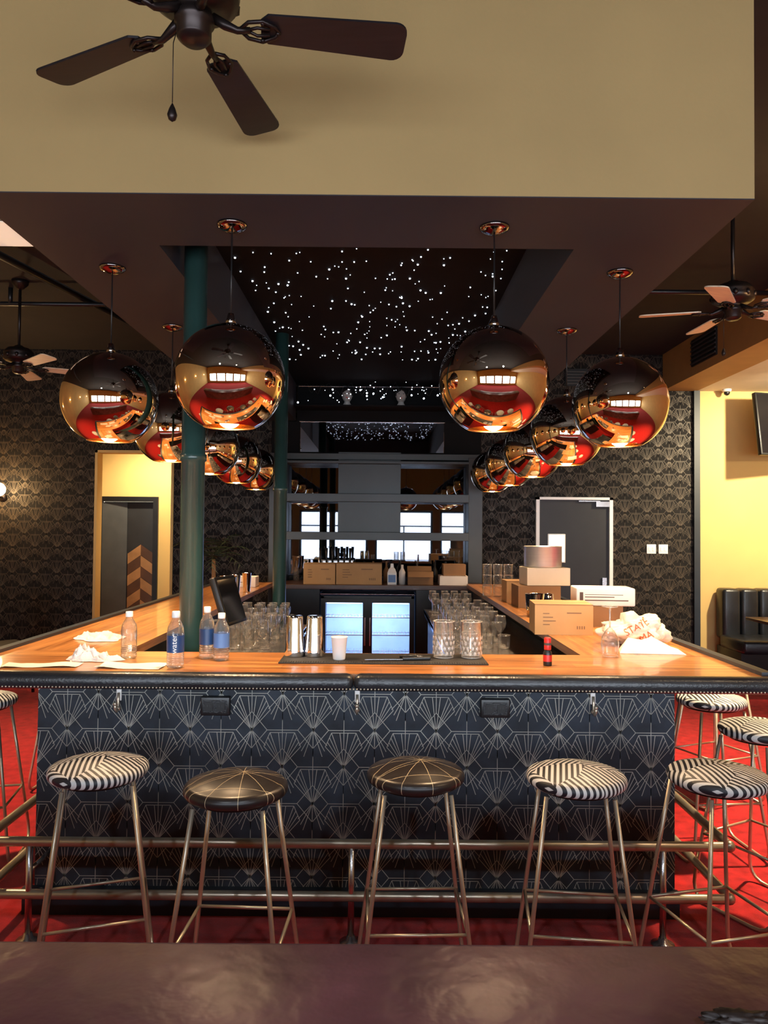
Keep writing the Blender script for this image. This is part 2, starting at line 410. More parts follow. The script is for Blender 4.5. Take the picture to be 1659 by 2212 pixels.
# ---------------------------------------------------------------- pendants
def pendant(x,y,zc=2.24,R=.225,first=[None],en=40):
    b=MB('pendant_lamp')
    if first[0] is None:
        cut=math.radians(152)
        prof=[]
        for i in range(49):
            a=.09+(cut-.09)*i/48; prof.append((R*math.sin(a),R*math.cos(a)))
        inn=[((r)*.975,z*.975-.0) for r,z in reversed(prof)]
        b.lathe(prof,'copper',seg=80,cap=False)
        b.lathe([prof[-1],inn[0]]+inn[1:],'goldin',seg=64,cap=False)
        b.lathe([(.0,R+.045),(.012,R+.045),(.018,R+.02),(.024,R-.004),(.0,R-.004)],'canopy',seg=24)
        b.tube([(0,0,R+.04),(0,0,SZ-zc-.02)],.0035,'black',8)
        b.lathe([(0,SZ-zc-.03),(.02,SZ-zc-.03),(.05,SZ-zc-.018),(.062,SZ-zc-.008),(.062,SZ-zc),(0,SZ-zc)],'canopy',seg=32)
        b.lathe([(.02,.04),(.02,-.06),(.018,-.10)],'black',seg=16)
        b.ball((0,0,-.155),.05,'bulb',3)
        o=b.build((x,y,zc)); first[0]=o.data
    else: o=b.build((x,y,zc),mesh=first[0])
    l=bpy.data.lights.new('pendant_bulb_light','SPOT'); l.energy=en; l.color=(1,.66,.36); l.spot_size=math.radians(135); l.spot_blend=.7; l.shadow_soft_size=.05
    lo=bpy.data.objects.new('pendant_bulb_light',l); S.collection.objects.link(lo); lo.parent=o; lo.location=(0,0,-.21)
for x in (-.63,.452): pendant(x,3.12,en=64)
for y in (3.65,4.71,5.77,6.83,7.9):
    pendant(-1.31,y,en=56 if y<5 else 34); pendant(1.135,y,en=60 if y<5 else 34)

for (x,y) in ((-.92,3.7),(-.87,6.5)):
    b=MB('support_column'); b.lathe([(.07,0),(.07,.03),(.056,.05),(.056,1.95),(.064,1.955),(.064,1.985),(.056,1.99),(.056,3.30)],'green',seg=32); b.build((x,y,0))

# ---------------------------------------------------------------- bar
BX0,BX1,BY,BE=-1.46,1.255,3.28,8.1
TX0,TX1,TY=-1.72,1.52,2.96
IL,IR,IY=-1.15,.90,3.46
b=MB('bar_counter')
b.box((BX0,BY,0),(BX1,BY+.1,1.02),'wp_front'); b.box((BX0,BY+.1,0),(BX0+.1,BE,1.02),'wp_front'); b.box((BX1-.1,BY+.1,0),(BX1,BE,1.02),'wp_front')
b.box((BX0-.04,BY-.03,0),(BX1+.01,BY,.11),'navy')
LF=.0026
wallpaper(b,(BX0,BY,.11),(1,0,0),(0,0,1),(0,-1,0),BX1-BX0,.91,'gold_line',LF,u0=.125,v0=.66)
wallpaper(b,(BX1,BY,.11),(0,1,0),(0,0,1),(1,0,0),BE-BY,.91,'gold_line',LF,u0=.1,v0=.66)
wallpaper(b,(BX0,BE,.11),(0,-1,0),(0,0,1),(-1,0,0),BE-BY,.91,'gold_line',LF,u0=.1,v0=.66)
b.box((TX0,TY,1.03),(TX1,IY,1.07),'woodx'); b.box((TX0,IY,1.03),(IL,BE,1.07),'woody'); b.box((IR,IY,1.03),(TX1,BE,1.07),'woody')
b.box((TX0+.0,TY+.02,1.07),(TX0+.04,BE,1.085),'navy'); b.box((TX1-.04,TY+.02,1.07),(TX1,BE,1.085),'navy')
b.rbox((TX0-.04,TY-.065,1.012),(-.105,TY+.01,1.076),'leather',.026); b.rbox((-.103,TY-.065,1.012),(TX1+.04,TY+.01,1.076),'leather',.026)
b.rbox((TX0-.05,TY,1.012),(TX0+.01,BE,1.076),'leather',.026); b.rbox((TX1-.01,TY,1.012),(TX1+.05,BE,1.076),'leather',.026)
n=int((TX1-TX0+.06)/.0135)
for i in range(n): b.ball((TX0-.03+i*.0135,TY-.064,1.024),.0040,'brass',1)
b.box((TX0,TY,1.005),(TX1,BY,1.03),'navy')
b.box((TX0,BY,1.01),(BX0,BE,1.03),'navy'); b.box((BX1,BY,1.01),(TX1,BE,1.03),'navy')
bar=b.build()
def foot(mb,z,r):
    mb.tube([(-1.57,BE,z),(-1.57,3.10,z),(-1.56,3.06,z),(-1.53,3.05,z),(1.36,3.05,z),(1.385,3.06,z),(1.39,3.10,z),(1.39,BE,z)],r,'rail',14)
b=MB('foot_rail'); foot(b,.385,.019); foot(b,.18,.019)
for z in (.385,.18): b.ball((1.385,3.055,z),.024,'rail',2); b.ball((-1.565,3.055,z),.024,'rail',2)
for (x,y) in ((-1.38,3.05),(-.11,3.05),(1.12,3.05),(1.39,5.5),(-1.57,5.5),(1.39,7.8),(-1.57,7.8)):
    b.tube([(x,y,0),(x,y,.375)],.013,'steel',12); b.lathe([(.045,0),(.045,.006),(.02,.012),(.015,.03)],'steel',(x,y,0),20)
    b.tube([(x,y,.27),(x,BY-.001,.27)] if y<3.2 else [(x,y,.27),(BX1 if x>0 else BX0,y,.27)],.010,'steel',10)
b.build()
for x in (-1.115,-.10,.905):
    b=MB('purse_hook'); b.rbox((-.011,-.006,-.005),(.011,0,.055),'white',.003)
    b.tube([(0,-.008,.03),(0,-.012,0),(0,-.012,-.03),(0,-.03,-.045),(0,-.048,-.03),(0,-.05,-.01)],.006,'brass',10)
    b.ball((0,-.05,-.008),.009,'brass',2); b.ball((0,-.012,-.035),.011,'brass',2); b.build((x,BY-.0015,.895))
for x in (-.70,.485):
    b=MB('power_outlet'); b.rbox((-.062,-.03,-.04),(.062,0,.04),'black',.005); b.box((-.05,-.034,-.026),(.05,-.03,.026),'leather')
    for dx in (-.025,.025):
        b.box((dx-.017,-.037,-.018),(dx+.017,-.034,.018),'black')
        for q in (-.006,.006): b.box((dx+q-.001,-.038,-.002),(dx+q+.001,-.037,.008),'grey')
    b.build((x,BY-.0015,.875))

# ---------------------------------------------------------------- stools
def stool(x,y,rz,kind,cache={}):
    b=MB('bar_stool')
    if kind in cache: return b.build((x,y,0),(0,0,rz),mesh=cache[kind])
    H=.742; R=.172
    prof=[(0,0)]
    for i in range(13):
        a=-PI/2+PI*i/12; prof.append((R-.025+.025*math.cos(a),.023+.023*math.sin(a)))
    prof+=[(R-.045,.053),(R-.09,.063),(R-.13,.067),(0,.068)]
    b.lathe([(r,z+H) for r,z in prof],'stripes' if kind==0 else 'rays',seg=56,cap=False)
    b.lathe([(.13,H-.012),(.13,H+.002)],'bronze',seg=32)
    top=.112; bot=.20; r=.0078; tc=.86; rc=.24
    for sx in (1,-1):
        def L(t,sy):
            k=top+(bot-top)*t; return Vector((sx*k,sy*k,(H-.01)*(1-t)+r*t))
        f1=L(1,-1); b1=L(1,1); pts=[L(0,-1),L(.5,-1),L(tc,-1)]
        e1=f1+(b1-f1)*rc; e2=f1+(b1-f1)*(1-rc)
        for t in (.2,.4,.6,.8): pts.append(L(tc,-1)*(1-t)**2+f1*2*t*(1-t)+e1*t*t)
        pts+=[e1,e2]
        for t in (.2,.4,.6,.8): pts.append(e2*(1-t)**2+b1*2*t*(1-t)+L(tc,1)*t*t)
        pts+= [L(tc,1),L(.5,1),L(0,1)]
        b.tube(pts,r,'brass',10)
    t=.60; k=top+(bot-top)*t; z=(H-.01)*(1-t)
    b.tube([(k,k,z),(k,-k,z)],.006,'brass',8); b.tube([(-k,k,z),(-k,-k,z)],.006,'brass',8)
    b.tube([(-k,k,z),(k,k,z)],.006,'brass',8); b.tube([(-k,-k,z),(k,-k,z)],.006,'brass',8)
    o=b.build((x,y,0),(0,0,rz)); cache[kind]=o.data; return o
stool(-1.0,2.74,.32,0); stool(-.478,2.56,-.05,1); stool(.125,2.71,.03,1); stool(.685,2.69,-.12,0); stool(1.19,2.71,.25,0)
stool(1.66,3.36,.5,0); stool(1.70,3.95,.1,0); stool(-1.98,3.80,.2,0); stool(2.05,4.7,.4,0); stool(-1.95,4.9,0,1); stool(-1.93,5.9,.3,0)

# ---------------------------------------------------------------- foreground booth
b=MB('booth_bench'); b.rbox((-2.6,.95,.0),(2.6,1.368,.9),'maroon',.022,seg=4); b.rbox((-2.6,.35,.0),(2.6,.95,.45),'maroon',.03); b.build()
b=MB('crumpled_cloth'); b.ball((0,0,.008),.05,'chair',4,(1.0,.35,.2),.5,2.5); b.build((.53,1.13,.905))

# ---------------------------------------------------------------- ceiling fans
def fan(x,y,z,rot,R,kind='blade',chain=True):
    b=MB('ceiling_fan'); k='bronze'
    b.tube([(0,0,.14),(0,0,ZC-z-.02)],.012,k,12)
    b.lathe([(0,ZC-z),(.07,ZC-z),(.065,ZC-z-.03),(.03,ZC-z-.07),(.013,ZC-z-.08)][::-1],k,seg=28)
    b.lathe([(0,-.062),(.032,-.060),(.044,-.05),(.048,-.045),(.048,-.01),(.056,-.005),(.056,.012),(.05,.02),(.05,.035),(.10,.045),(.122,.06),(.126,.085),(.12,.11),(.122,.115),(.115,.13),(.09,.155),(.05,.165),(.03,.18),(.0,.18)],k,seg=40)
    for i in range(10):
        a=2*PI*i/10; b.ball((.121*math.cos(a),.121*math.sin(a),.085),.018,k,1,(1,1,1.2))
    for i in range(5):
        X=Matrix.Rotation(rot+2*PI*i/5,4,'Z')@Matrix.Rotation(math.radians(-10),4,'X')
        r0,r1=.175,R; w0,w1=.050,.066; c=.035
        poly=[(r0+.01,-w0*.6),(r0+.03,-w0)]
        poly+=[(r1-c,-w1)]
        for t in range(1,6): a=-PI/2+PI/2*t/5; poly.append((r1-c+c*math.cos(a),-w1+c+c*math.sin(a)))
        for t in range(0,6): a=PI/2*t/5; poly.append((r1-c+c*math.cos(a),w1-c+c*math.sin(a)))
        poly+=[(r0+.03,w0),(r0+.01,w0*.6)]
        b.prism(poly,-.003,.004,kind,X)
        b.tube([(.05,0,.02),(.085,0,.0),(.12,0,-.014),(.155,0,-.010)],[.014,.014,.010,.009],k,10,X=X)
        for s_ in (1,-1):
            b.tube([(.125,0,-.010),(.15,.028*s_,-.010),(.19,.036*s_,-.010),(.225,.018*s_,-.009),(.237,0,-.009)],.0055,k,8,X=X)
            b.tube([(.145,0,-.010),(.175,.014*s_,-.012),(.21,.010*s_,-.010)],.0045,k,8,X=X)
        for q in ((.19,.03),(.19,-.03),(.233,0)): b.ball((q[0],q[1],-.012),.007,k,1,X=X)
    if chain:
        b.tube([(-.05,0,-.03),(-.058,0,-.06),(-.058,0,-.23)],.0014,k,6)
        b.lathe([(0,-.285),(.010,-.278),(.014,-.265),(.009,-.248),(.003,-.235),(0,-.23)],k,(-.058,0,0),16)
    return b.build((x,y,z))
fan(-.54,2.11,3.045,math.radians(8),.60)
fan(2.15,4.67,3.0,math.radians(20),.55,'bladeL')
fan(-3.12,6.5,3.0,math.radians(30),.6,'bladeL',False)

b=MB('ceiling_conduit'); b.tube([(-4.9,6.7,3.6),(-1.6,6.7,3.6)],.02,'black',8); b.tube([(-3.6,2,3.65),(-2.2,8.9,3.65)],.03,'black',8)
b.tube([(-3.3,6.7,3.6),(-3.3,6.7,3.74)],.02,'black',8); b.tube([(1.5,6.2,3.6),(3.3,6.2,3.6)],.02,'black',8); b.build()
b=MB('ceiling_light_panel'); b.box((-3.5,5.1,3.70),(-2.52,5.6,3.74),'black'); b.box((-3.47,5.13,3.692),(-2.55,5.57,3.70),'panel'); b.build()

# ---------------------------------------------------------------- back bar
Y0=8.73
b=MB('back_bar')
b.box((-1.28,Y0-.12,0),(-1.09,Y0+.25,2.46),'bluegrey'); b.box((.97,Y0-.12,0),(1.13,Y0+.25,2.46),'bluegrey')
b.box((-.506,Y0-.06,1.56),(.206,Y0+.25,2.52),'bluegrey')
for z,t in ((2.38,.03),(1.95,.09),(1.52,.09)): b.box((-1.09,Y0-.18,z),(.97,Y0+.2,z+t),'bluegrey')
b.box((-1.28,Y0-.1,2.43),(1.13,Y0+.25,2.5),'bluegrey')
b.box((-1.09,Y0+.15,1.1),(.97,Y0+.17,2.4),'mirror')
b.box((-1.28,Y0+.02,2.5),(1.13,Y0+.25,2.875),'recess')
b.box((-.99,Y0,2.875),(.83,Y0+.25,3.295),'recess')
b.box((-.95,Y0,2.52),(.70,Y0+.02,2.87),'darkmirror'); b.box((-.96,Y0-.02,2.865),(.71,Y0+.02,2.875),'steel'); b.box((-.98,Y0-.02,3.27),(.8,Y0+.0,3.28),'steel')
b.box((-.99,8.42,3.0),(.83,Y0,3.02),'recess')
b.box((-1.28,8.12,1.0),(1.13,Y0+.15,1.05),'darkwood'); b.box((-1.15,8.30,.0),(-.67,Y0+.1,1.0),'black'); b.box((.37,8.30,.0),(1.0,Y0+.1,1.0),'black')
b.box((-.66,8.2,.94),(.36,8.7,.95),'steel')
b.build(bevel=.004)
b=MB('bottle_cooler')
fx0,fx1=-.65,.35; y=8.22
b.box((fx0,y+.42,.05),(fx1,y+.45,.93),'fridge_in'); b.box((fx0,y,.05),(fx0+.03,y+.42,.93),'black'); b.box((fx1-.03,y,.05),(fx1,y+.42,.93),'black')
b.box((fx0,y,.0),(fx1,y+.42,.06),'black'); b.box((fx0,y,.88),(fx1,y+.42,.925),'black')
for (a,c) in ((fx0,-.15),(-.15,fx1)):
    b.box((a,y-.03,.06),(a+.05,y,.9),'black'); b.box((c-.05,y-.03,.06),(c,y,.9),'black'); b.box((a+.05,y-.03,.06),(c-.05,y,.13),'black'); b.box((a+.05,y-.03,.855),(c-.05,y,.9),'black')
    b.box((a+.05,y-.015,.13),(c-.05,y-.01,.855),'pane'); b.box((c-.035 if a==fx0 else a+.02,y-.05,.4),(c-.02 if a==fx0 else a+.035,y-.03,.7),'steel')
    b.box((a+.06,y+.02,.84),(c-.06,y+.05,.855),'fridge_led')
for z in (.3,.5,.69):
    for i in range(26): b.tube([(fx0+.05+i*.036,y+.05,z),(fx0+.05+i*.036,y+.4,z)],.003,'white',5)
    b.tube([(fx0+.03,y+.05,z),(fx1-.03,y+.05,z)],.006,'white',6); b.tube([(fx0+.03,y+.05,z+.03),(fx1-.03,y+.05,z+.03)],.003,'white',6)
b.build()
b=MB('beer_tap_tower'); b.rbox((-.2,-.03,.15),(.2,.04,.25),'steel',.01); b.tube([(-.13,0,0),(-.13,0,.16)],.025,'steel',14); b.tube([(.13,0,0),(.13,0,.16)],.025,'steel',14)
for i in range(6):
    x=-.165+i*.066; b.tube([(x,-.03,.2),(x,-.08,.2),(x,-.09,.14)],.009,'chrome',8); b.tube([(x,-.075,.2),(x,-.08,.26),(x,-.085,.38)],[.008,.012,.017],'black',10)
b.build((-.52,8.60,1.051))
for x in (-.41,.2):
    b=MB('mannequin_head'); b.lathe([(.05,0),(.045,.03),(.032,.05),(.032,.08)],'skin',seg=20); b.ball((0,0,.135),.07,'skin',3,(.82,1,1.2))
    b.ball((0,-.07,.125),.012,'skin',2,(.7,1,1.4)); b.ball((0,.012,.155),.074,'hair',3,(.9,1,1.08),.1)
    for s_ in (-1,1): b.ball((.024*s_,-.063,.145),.008,'hair',1,(1.3,.4,.6)); b.ball((.058*s_,0,.13),.014,'skin',1,(.4,.8,1.2))
    b.ball((0,-.066,.098),.012,'redcap',1,(1.3,.4,.5))
    b.build((x,8.60,3.021))

# ---------------------------------------------------------------- work stations inside the bar
b=MB('steel_bar_station'); b.box((-1.34,3.9,.82),(-.6,6.3,.85),'steel'); b.box((-1.34,3.95,0),(-.64,6.3,.82),'black'); b.box((-.612,3.9,.80),(-.6,6.3,.855),'chrome'); b.build()
b=MB('steel_bar_station'); b.box((.42,3.9,.82),(1.14,7.6,.85),'steel'); b.box((.46,3.95,0),(1.14,7.6,.82),'black'); b.box((.42,3.9,.80),(.43,7.6,.855),'chrome'); b.build()
def glass_prof(kind):
    if kind=='wine': return [(.034,0),(.034,.003),(.006,.008),(.004,.02),(.004,.085),(.02,.10),(.036,.125),(.040,.155),(.033,.20)]
    if kind=='rocks': return [(.0,.002),(.036,0),(.038,.01),(.041,.09)]
    return [(0,.002),(.028,0),(.03,.02),(.036,.14)]
def ring(b,r,z,w=.0015,X=None,k='crystal'):
    b.tube([(r*math.cos(a*PI/10),r*math.sin(a*PI/10),z) for a in range(20)],w,k,5,closed=True,X=X)
def glassset(x0,x1,y0,y1,z,kinds,dx=.10,dy=.15):
    b=MB('drinking_glasses'); nx=max(1,int((x1-x0)/dx)); ny=max(1,int((y1-y0)/dy))
    for j in range(ny):
        for i in range(nx):
            k=kinds[(j)%len(kinds)]
            X=Matrix.Translation((x0+(i+.5)*dx+random.uniform(-.01,.01),y0+(j+.5)*dy,0))
            b.lathe(glass_prof(k),'glass',(0,0,0),20,cap=False,X=X)
            pr=glass_prof(k)[-1]; ring(b,pr[0],pr[1],.0018,X)
            if k=='wine': ring(b,.034,.003,.0015,X)
            else: ring(b,.034,.008,.002,X)
    return b.build((0,0,z+.001))
glassset(-1.10,-.66,4.75,6.25,.85,['wine','high','wine','wine','rocks'])
glassset(.46,.9,5.0,6.6,.85,['rocks','wine','high','wine'])
glassset(.45,.9,7.0,7.5,.85,['wine','high'])
b=MB('pos_terminal'); X=T(0,0,.37,.25,math.radians(-18))
b.rbox((-.15,-.02,-.14),(.15,.02,.14),'black',.01,X=X); b.box((-.135,-.022,-.12),(.135,-.019,.12),'screen',X=X)
b.tube([(0,.02,.02),(0,.05,.2),(0,.02,.36)],.025,'black',12); b.rbox((-.12,-.1,0),(.12,.12,.03),'black',.01); b.build((-.87,4.35,.851),(0,0,1.15))

# ---------------------------------------------------------------- things on the bar
ZT=1.0701
def bottle(x,y,h,r,label,ztop=ZT):
    b=MB('water_bottle')
    prof=[(0,.004),(r*.8,0),(r,.008)]
    for i in range(5):
        z=.02+i*(h*.18)/5; prof+=[(r,z),(r*.95,z+.004),(r,z+.008)]
    prof+=[(r,h*.60),(r*.97,h*.64),(r*.9,h*.72),(r*.6,h*.81),(r*.42,h*.86),(r*.40,h*.90)]
    b.lathe(prof,'water',seg=28,cap=False)
    b.lathe([(0,h*.885),(r*.46,h*.885),(r*.47,h*.90),(r*.46,h*.99),(r*.40,h),(0,h)],'white',seg=24)
    if label: b.lathe([(r*1.01,h*.28),(r*1.01,h*.58)],label,seg=28,cap=False)
    return b.build((x,y,ztop))
o=bottle(-1.075,3.27,.20,.033,None)
o=bottle(-.82,3.06,.225,.034,'blue'); text('label_text','water',.032,'white',Matrix.Translation((.004,-.0352,.098))@Matrix.Rotation(PI/2,4,'X')@Matrix.Rotation(PI/2,4,'Z'),o)
bottle(-.745,3.28,.222,.032,'blue'); bottle(-.675,3.24,.20,.033,'bluelt')
def tin(x,y,z=ZT,h=.175,r=.043,k='chrome'):
    b=MB('cocktail_shaker'); b.lathe([(0,0),(r*.72,0),(r*.74,.006),(r,h),(r*1.03,h+.002),(r*.97,h),(r*.9,h*.98),(0,h*.975)],k,seg=32,cap=False); return b.build((x,y,z))
for q in ((-.375,3.33),(-.29,3.33)):
    b=MB('cocktail_shaker'); b.lathe([(0,0),(.042,0),(.043,.004),(.041,.03),(.034,.165),(.033,.172),(.030,.175),(0,.175)],'chrome',seg=36); b.build((q[0],q[1],ZT+.0062))
b=MB('plastic_cup'); b.lathe([(0,0),(.024,0),(.026,.004),(.034,.092),(.036,.094),(.036,.097),(.033,.095),(.024,.006),(0,.005)],'cup',seg=28,cap=False); b.build((-.178,3.25,ZT+.0062))
b=MB('bar_mat'); b.rbox((-.425,3.17,0),(.445,3.42,.006),'rubber',.002)
for i in range(84):
    for j in range(3): b.ball((-.415+i*.0103,3.175+j*.008,.006),.003,'rubber',1)
b.build((0,0,ZT))
b=MB('bar_knife'); b.rbox((0,-.01,0),(.12,.01,.014),'black',.004); b.prism([(-.16,-.004),(0,-.011),(0,.011),(-.13,.011)],.004,.006,'steel'); b.build((.09,3.24,ZT+.007),(0,0,.12))
b=MB('channel_knife'); b.tube([(0,0,.008),(.07,.0,.010)],.007,'black',8); b.tube([(.07,0,.010),(.10,0,.008)],.003,'steel',6); b.build((.08,3.30,ZT+.006),(0,0,-.1))
for x in (.27,.39):
    b=MB('mixing_glass'); r=.046
    b.lathe([(0,.014),(r-.004,.02),(r-.003,.157),(r+.002,.157),(r,.155),(r,.02),(.045,.006),(.040,0),(0,0)],'glass',seg=32,cap=False)
    for j in range(4):
        for i in range(14):
            a=2*PI*(i+(j%2)*.5)/14; X=Matrix.Rotation(a,4,'Z')
            b.ball((r,0,.022+j*.022),.009,'crystal',1,(.25,.8,1.1),X=X,flat=True)
    ring(b,r,.157,.0022); ring(b,r-.002,.108,.0015); ring(b,.042,.004,.003)
    b.tube([(0,-r,.155),(0,-r-.010,.158),(0,-r-.014,.16)],.005,'glass',8)
    b.build((x,3.32,ZT+.007))
b=MB('bitters_bottle'); b.lathe([(0,0),(.017,0),(.018,.004),(.018,.05),(.0175,.055),(.013,.062),(.013,.066)],'black',seg=20); b.lathe([(.0182,.018),(.0182,.045)],'redcap',seg=20,cap=False); b.lathe([(.014,.066),(.0145,.068),(.0145,.112),(.012,.116),(0,.116)],'redcap',seg=20); b.lathe([(.0147,.085),(.0147,.095)],'ink',seg=20,cap=False); b.build((.69,3.18,ZT))
def sheet(name,w,d,loc,rz,k='paper',amp=.006,nx=14):
    b=MB(name); vs=[];fs=[]
    for j in range(nx):
        for i in range(nx):
            x=(i/(nx-1)-.5)*w;y=(j/(nx-1)-.5)*d
            vs.append((x,y,.001+abs(amp*noise.noise(Vector((x*9+loc[0]*5,y*9,0))))*2))
    for j in range(nx-1):
        for i in range(nx-1): a=j*nx+i; fs.append((a,a+1,a+nx+1,a+nx))
    b.add(vs,fs,k,True); o=b.build(loc,(0,0,rz)); return o
sheet('paper_sheet',.30,.10,(-1.36,3.08,ZT),.05); sheet('paper_sheet',.26,.12,(-1.0,3.08,ZT),-.05)
def towel(loc,w,d,h,seed):
    b=MB('bar_towel'); nx=70; vs=[];fs=[]
    for j in range(nx):
        for i in range(nx):
            u=i/(nx-1)*2-1; v=j/(nx-1)*2-1
            du=u*math.sqrt(1-v*v/2); dv=v*math.sqrt(1-u*u/2)
            r=min(1,math.sqrt(du*du+dv*dv)); ang=math.atan2(dv,du)
            edge=1+.55*noise.noise(Vector((math.cos(ang)*1.6,math.sin(ang)*1.6,seed)))
            env=(1-r**2.5)*(.55+.9*max(0,noise.noise(Vector((u*1.3,v*1.3,seed*2)))))
            n_=noise.noise(Vector((u*2.0+seed+.4*noise.noise(Vector((u*2,v*2,9))),v*3.0,seed)))
            ridg=1-abs(n_)*2.6
            n2=noise.noise(Vector((u*5+seed,v*4,3))); ridg+=.35*(1-abs(n2)*3)
            vs.append((du*w/2*edge,dv*d/2*edge,.002+env*h*max(.05,ridg)))
    for j in range(nx-1):
        for i in range(nx-1): a=j*nx+i; fs.append((a,a+1,a+nx+1,a+nx))
    b.add(vs,fs,'cloth',True); return b.build(loc)
towel((-1.41,3.84,ZT),.26,.20,.035,1.3); towel((-1.22,3.22,ZT),.22,.13,.06,4.1)

def carton(name,x0,x1,y0,y1,z0,h,k='card',rz=0,open_=False,marks=True):
    b=MB(name); w=x1-x0; d=y1-y0
    if not open_: b.box((-w/2,-d/2,0),(w/2,d/2,h),k)
    else:
        t=.006
        b.box((-w/2,-d/2,0),(w/2,d/2,t),k)
        for a,c in (((-w/2,-d/2,t),(w/2,-d/2+t,h)),((-w/2,d/2-t,t),(w/2,d/2,h)),((-w/2,-d/2+t,t),(-w/2+t,d/2-t,h)),((w/2-t,-d/2+t,t),(w/2,d/2-t,h))): b.box(a,c,k)
        b.box((-w/2,0,0),(w/2,.004,d*.3),k,X=T(0,-d/2,h,0,math.radians(140))); b.box((-w/2,0,0),(w/2,.004,d*.3),k,X=T(0,d/2-.004,h,0,math.radians(-50)))
    if not open_ and k!='beige':
        b.box((-w/2,-.003,h),(w/2,.003,h+.0008),'card2'); b.box((-w/2,-d/2-.0006,h*.97),(w/2,-d/2,h),'card2')
    if marks:
        random.seed(int(x0*100)+5)
        for i in range(4):
            zz=h*(.68-.12*i); ww=w*random.uniform(.10,.22); b.box((-w*.36,-d/2-.0012,zz),(-w*.36+ww,-d/2-.0004,zz+h*.03),'inkc')
        b.box((w*.05,-d/2-.0012,h*.7),(w*.30,-d/2-.0004,h*.74),'inkc')
        for i in range(4): b.box((w*.22+i*w*.04,-d/2-.0012,h*.2),(w*.22+i*w*.04+w*.02,-d/2-.0004,h*.3),'inkc')
    return b.build(((x0+x1)/2,(y0+y1)/2,z0),(0,0,rz),bevel=.002)
carton('cardboard_box',.84,1.15,4.13,4.40,ZT,.165,rz=-.08)
carton('cardboard_box',1.2,1.42,4.5,4.72,ZT,.12,k='card2',marks=False)
b=MB('white_printed_box'); b.rbox((-.17,-.12,0),(.17,.12,.105),'paper',.008); b.box((-.12,-.1212,.03),(.13,-.12,.036),'ink'); b.box((-.12,-.1212,.05),(.05,-.12,.055),'ink'); b.box((-.12,-.1212,.065),(.1,-.12,.068),'ink'); b.box((-.15,-.1212,.02),(-.13,-.12,.08),'ink'); b.build((1.33,4.62,ZT+.122),(0,0,-.1))
carton('cardboard_box',1.0,1.31,5.6,5.9,ZT,.16,k='card2',marks=False); carton('cardboard_box',.98,1.2,6.0,6.25,ZT,.17,marks=False)
carton('cardboard_box',1.06,1.38,5.62,5.88,ZT+.162,.13,k='beige',rz=.05,marks=False)
b=MB('steel_ice_bucket'); b.lathe([(0,0),(.135,0),(.14,.01),(.14,.15),(.144,.155),(.136,.158),(.13,.015),(0,.012)],'spun',seg=40,cap=False); b.build((1.21,5.75,ZT+.2935))
b=MB('ice_bucket'); b.lathe([(0,0),(.05,0),(.06,.15),(.062,.152),(.05,.01)],'chrome',seg=28,cap=False); b.build((1.0,5.0,ZT)); b=MB('cocktail_shaker'); b.lathe([(0,0),(.04,0),(.045,.004),(.036,.14),(0,.145)],'chrome',seg=28,cap=False); b.build((1.12,5.15,ZT))
b=MB('stacked_glasses')
for i in range(3):
    for j in range(3): b.lathe(glass_prof('rocks'),'glass',((i-1)*.09,0,j*.092),18,cap=False); ring(b,.041,.09,.002,Matrix.Translation(((i-1)*.09,0,j*.092)))
b.build((1.0,6.6,ZT))
b=MB('plastic_bag'); b.ball((0,0,.07),.12,'bag',5,(1.2,.75,.66),.42,1.6); b.ball((.12,.01,.05),.06,'bag',3,(1.1,.7,.8),.5,2)
for i,v in enumerate(b.v):
    if v[2]<.002: b.v[i]=(v[0],v[1],.002)
bvh=BVHTree.FromPolygons([Vector(v) for v in b.v],b.f)
bag=b.build((1.25,3.80,ZT))
for (s_,cx,cz,sz) in (('STATE',-.01,.095,.048),('MA',.035,.050,.048)):
    c=bpy.data.curves.new('tmp','FONT'); c.body=s_; c.size=sz; c.align_x='CENTER'; c.align_y='CENTER'; c.resolution_u=4
    to=bpy.data.objects.new('tmp',c); S.collection.objects.link(to); bpy.context.view_layer.update()
    me=bpy.data.meshes.new_from_object(to.evaluated_get(bpy.context.evaluated_depsgraph_get())); bpy.data.objects.remove(to)
    bm=bmesh.new(); bm.from_mesh(me); bmesh.ops.triangulate(bm,faces=bm.faces[:]); bmesh.ops.subdivide_edges(bm,edges=bm.edges[:],cuts=2,use_grid_fill=True); bm.to_mesh(me); bm.free()
    R2=Matrix.Rotation(.45,2)
    for v in me.vertices:
        p=R2@Vector((v.co.x,v.co.y)); h_=bvh.ray_cast(Vector((p.x+cx,-1,p.y+cz)),Vector((0,1,0)))
        v.co=Vector((p.x+cx,(h_[0].y if h_[0] else -.05)-.003,p.y+cz))
    me.materials.clear(); me.materials.append(M['redink'])
    oo=bpy.data.objects.new('printed_letters',me); S.collection.objects.link(oo); oo.parent=bag
b=MB('folded_napkin'); b.add([(-.16,-.06,.0),(.14,-.09,.0),(.17,.09,.0),(-.12,.08,.0),(-.14,-.04,.03),(.0,-.02,.075),(.08,.05,.03),(-.08,.06,.06)],[(0,1,5,4),(1,2,6,5),(2,3,7,6),(3,0,4,7),(4,5,6,7),(3,2,1,0)],'paper'); b.build((1.25,3.57,ZT),bevel=.004)
b=MB('wine_glass'); b.lathe([(r,.225-z*1.1) for r,z in glass_prof('wine')],'glass',seg=30,cap=False)
ring(b,.033,.005,.0016); ring(b,.034,.223,.0018); b.tube([(0,0,.13),(0,0,.22)],.0035,'crystal',8); b.build((1.02,3.42,ZT+.0))
for q in ((-1.22,6.2),(-1.24,6.5),(-1.3,6.35),(-1.2,6.8)): tin(q[0],q[1],ZT,.17,.042)
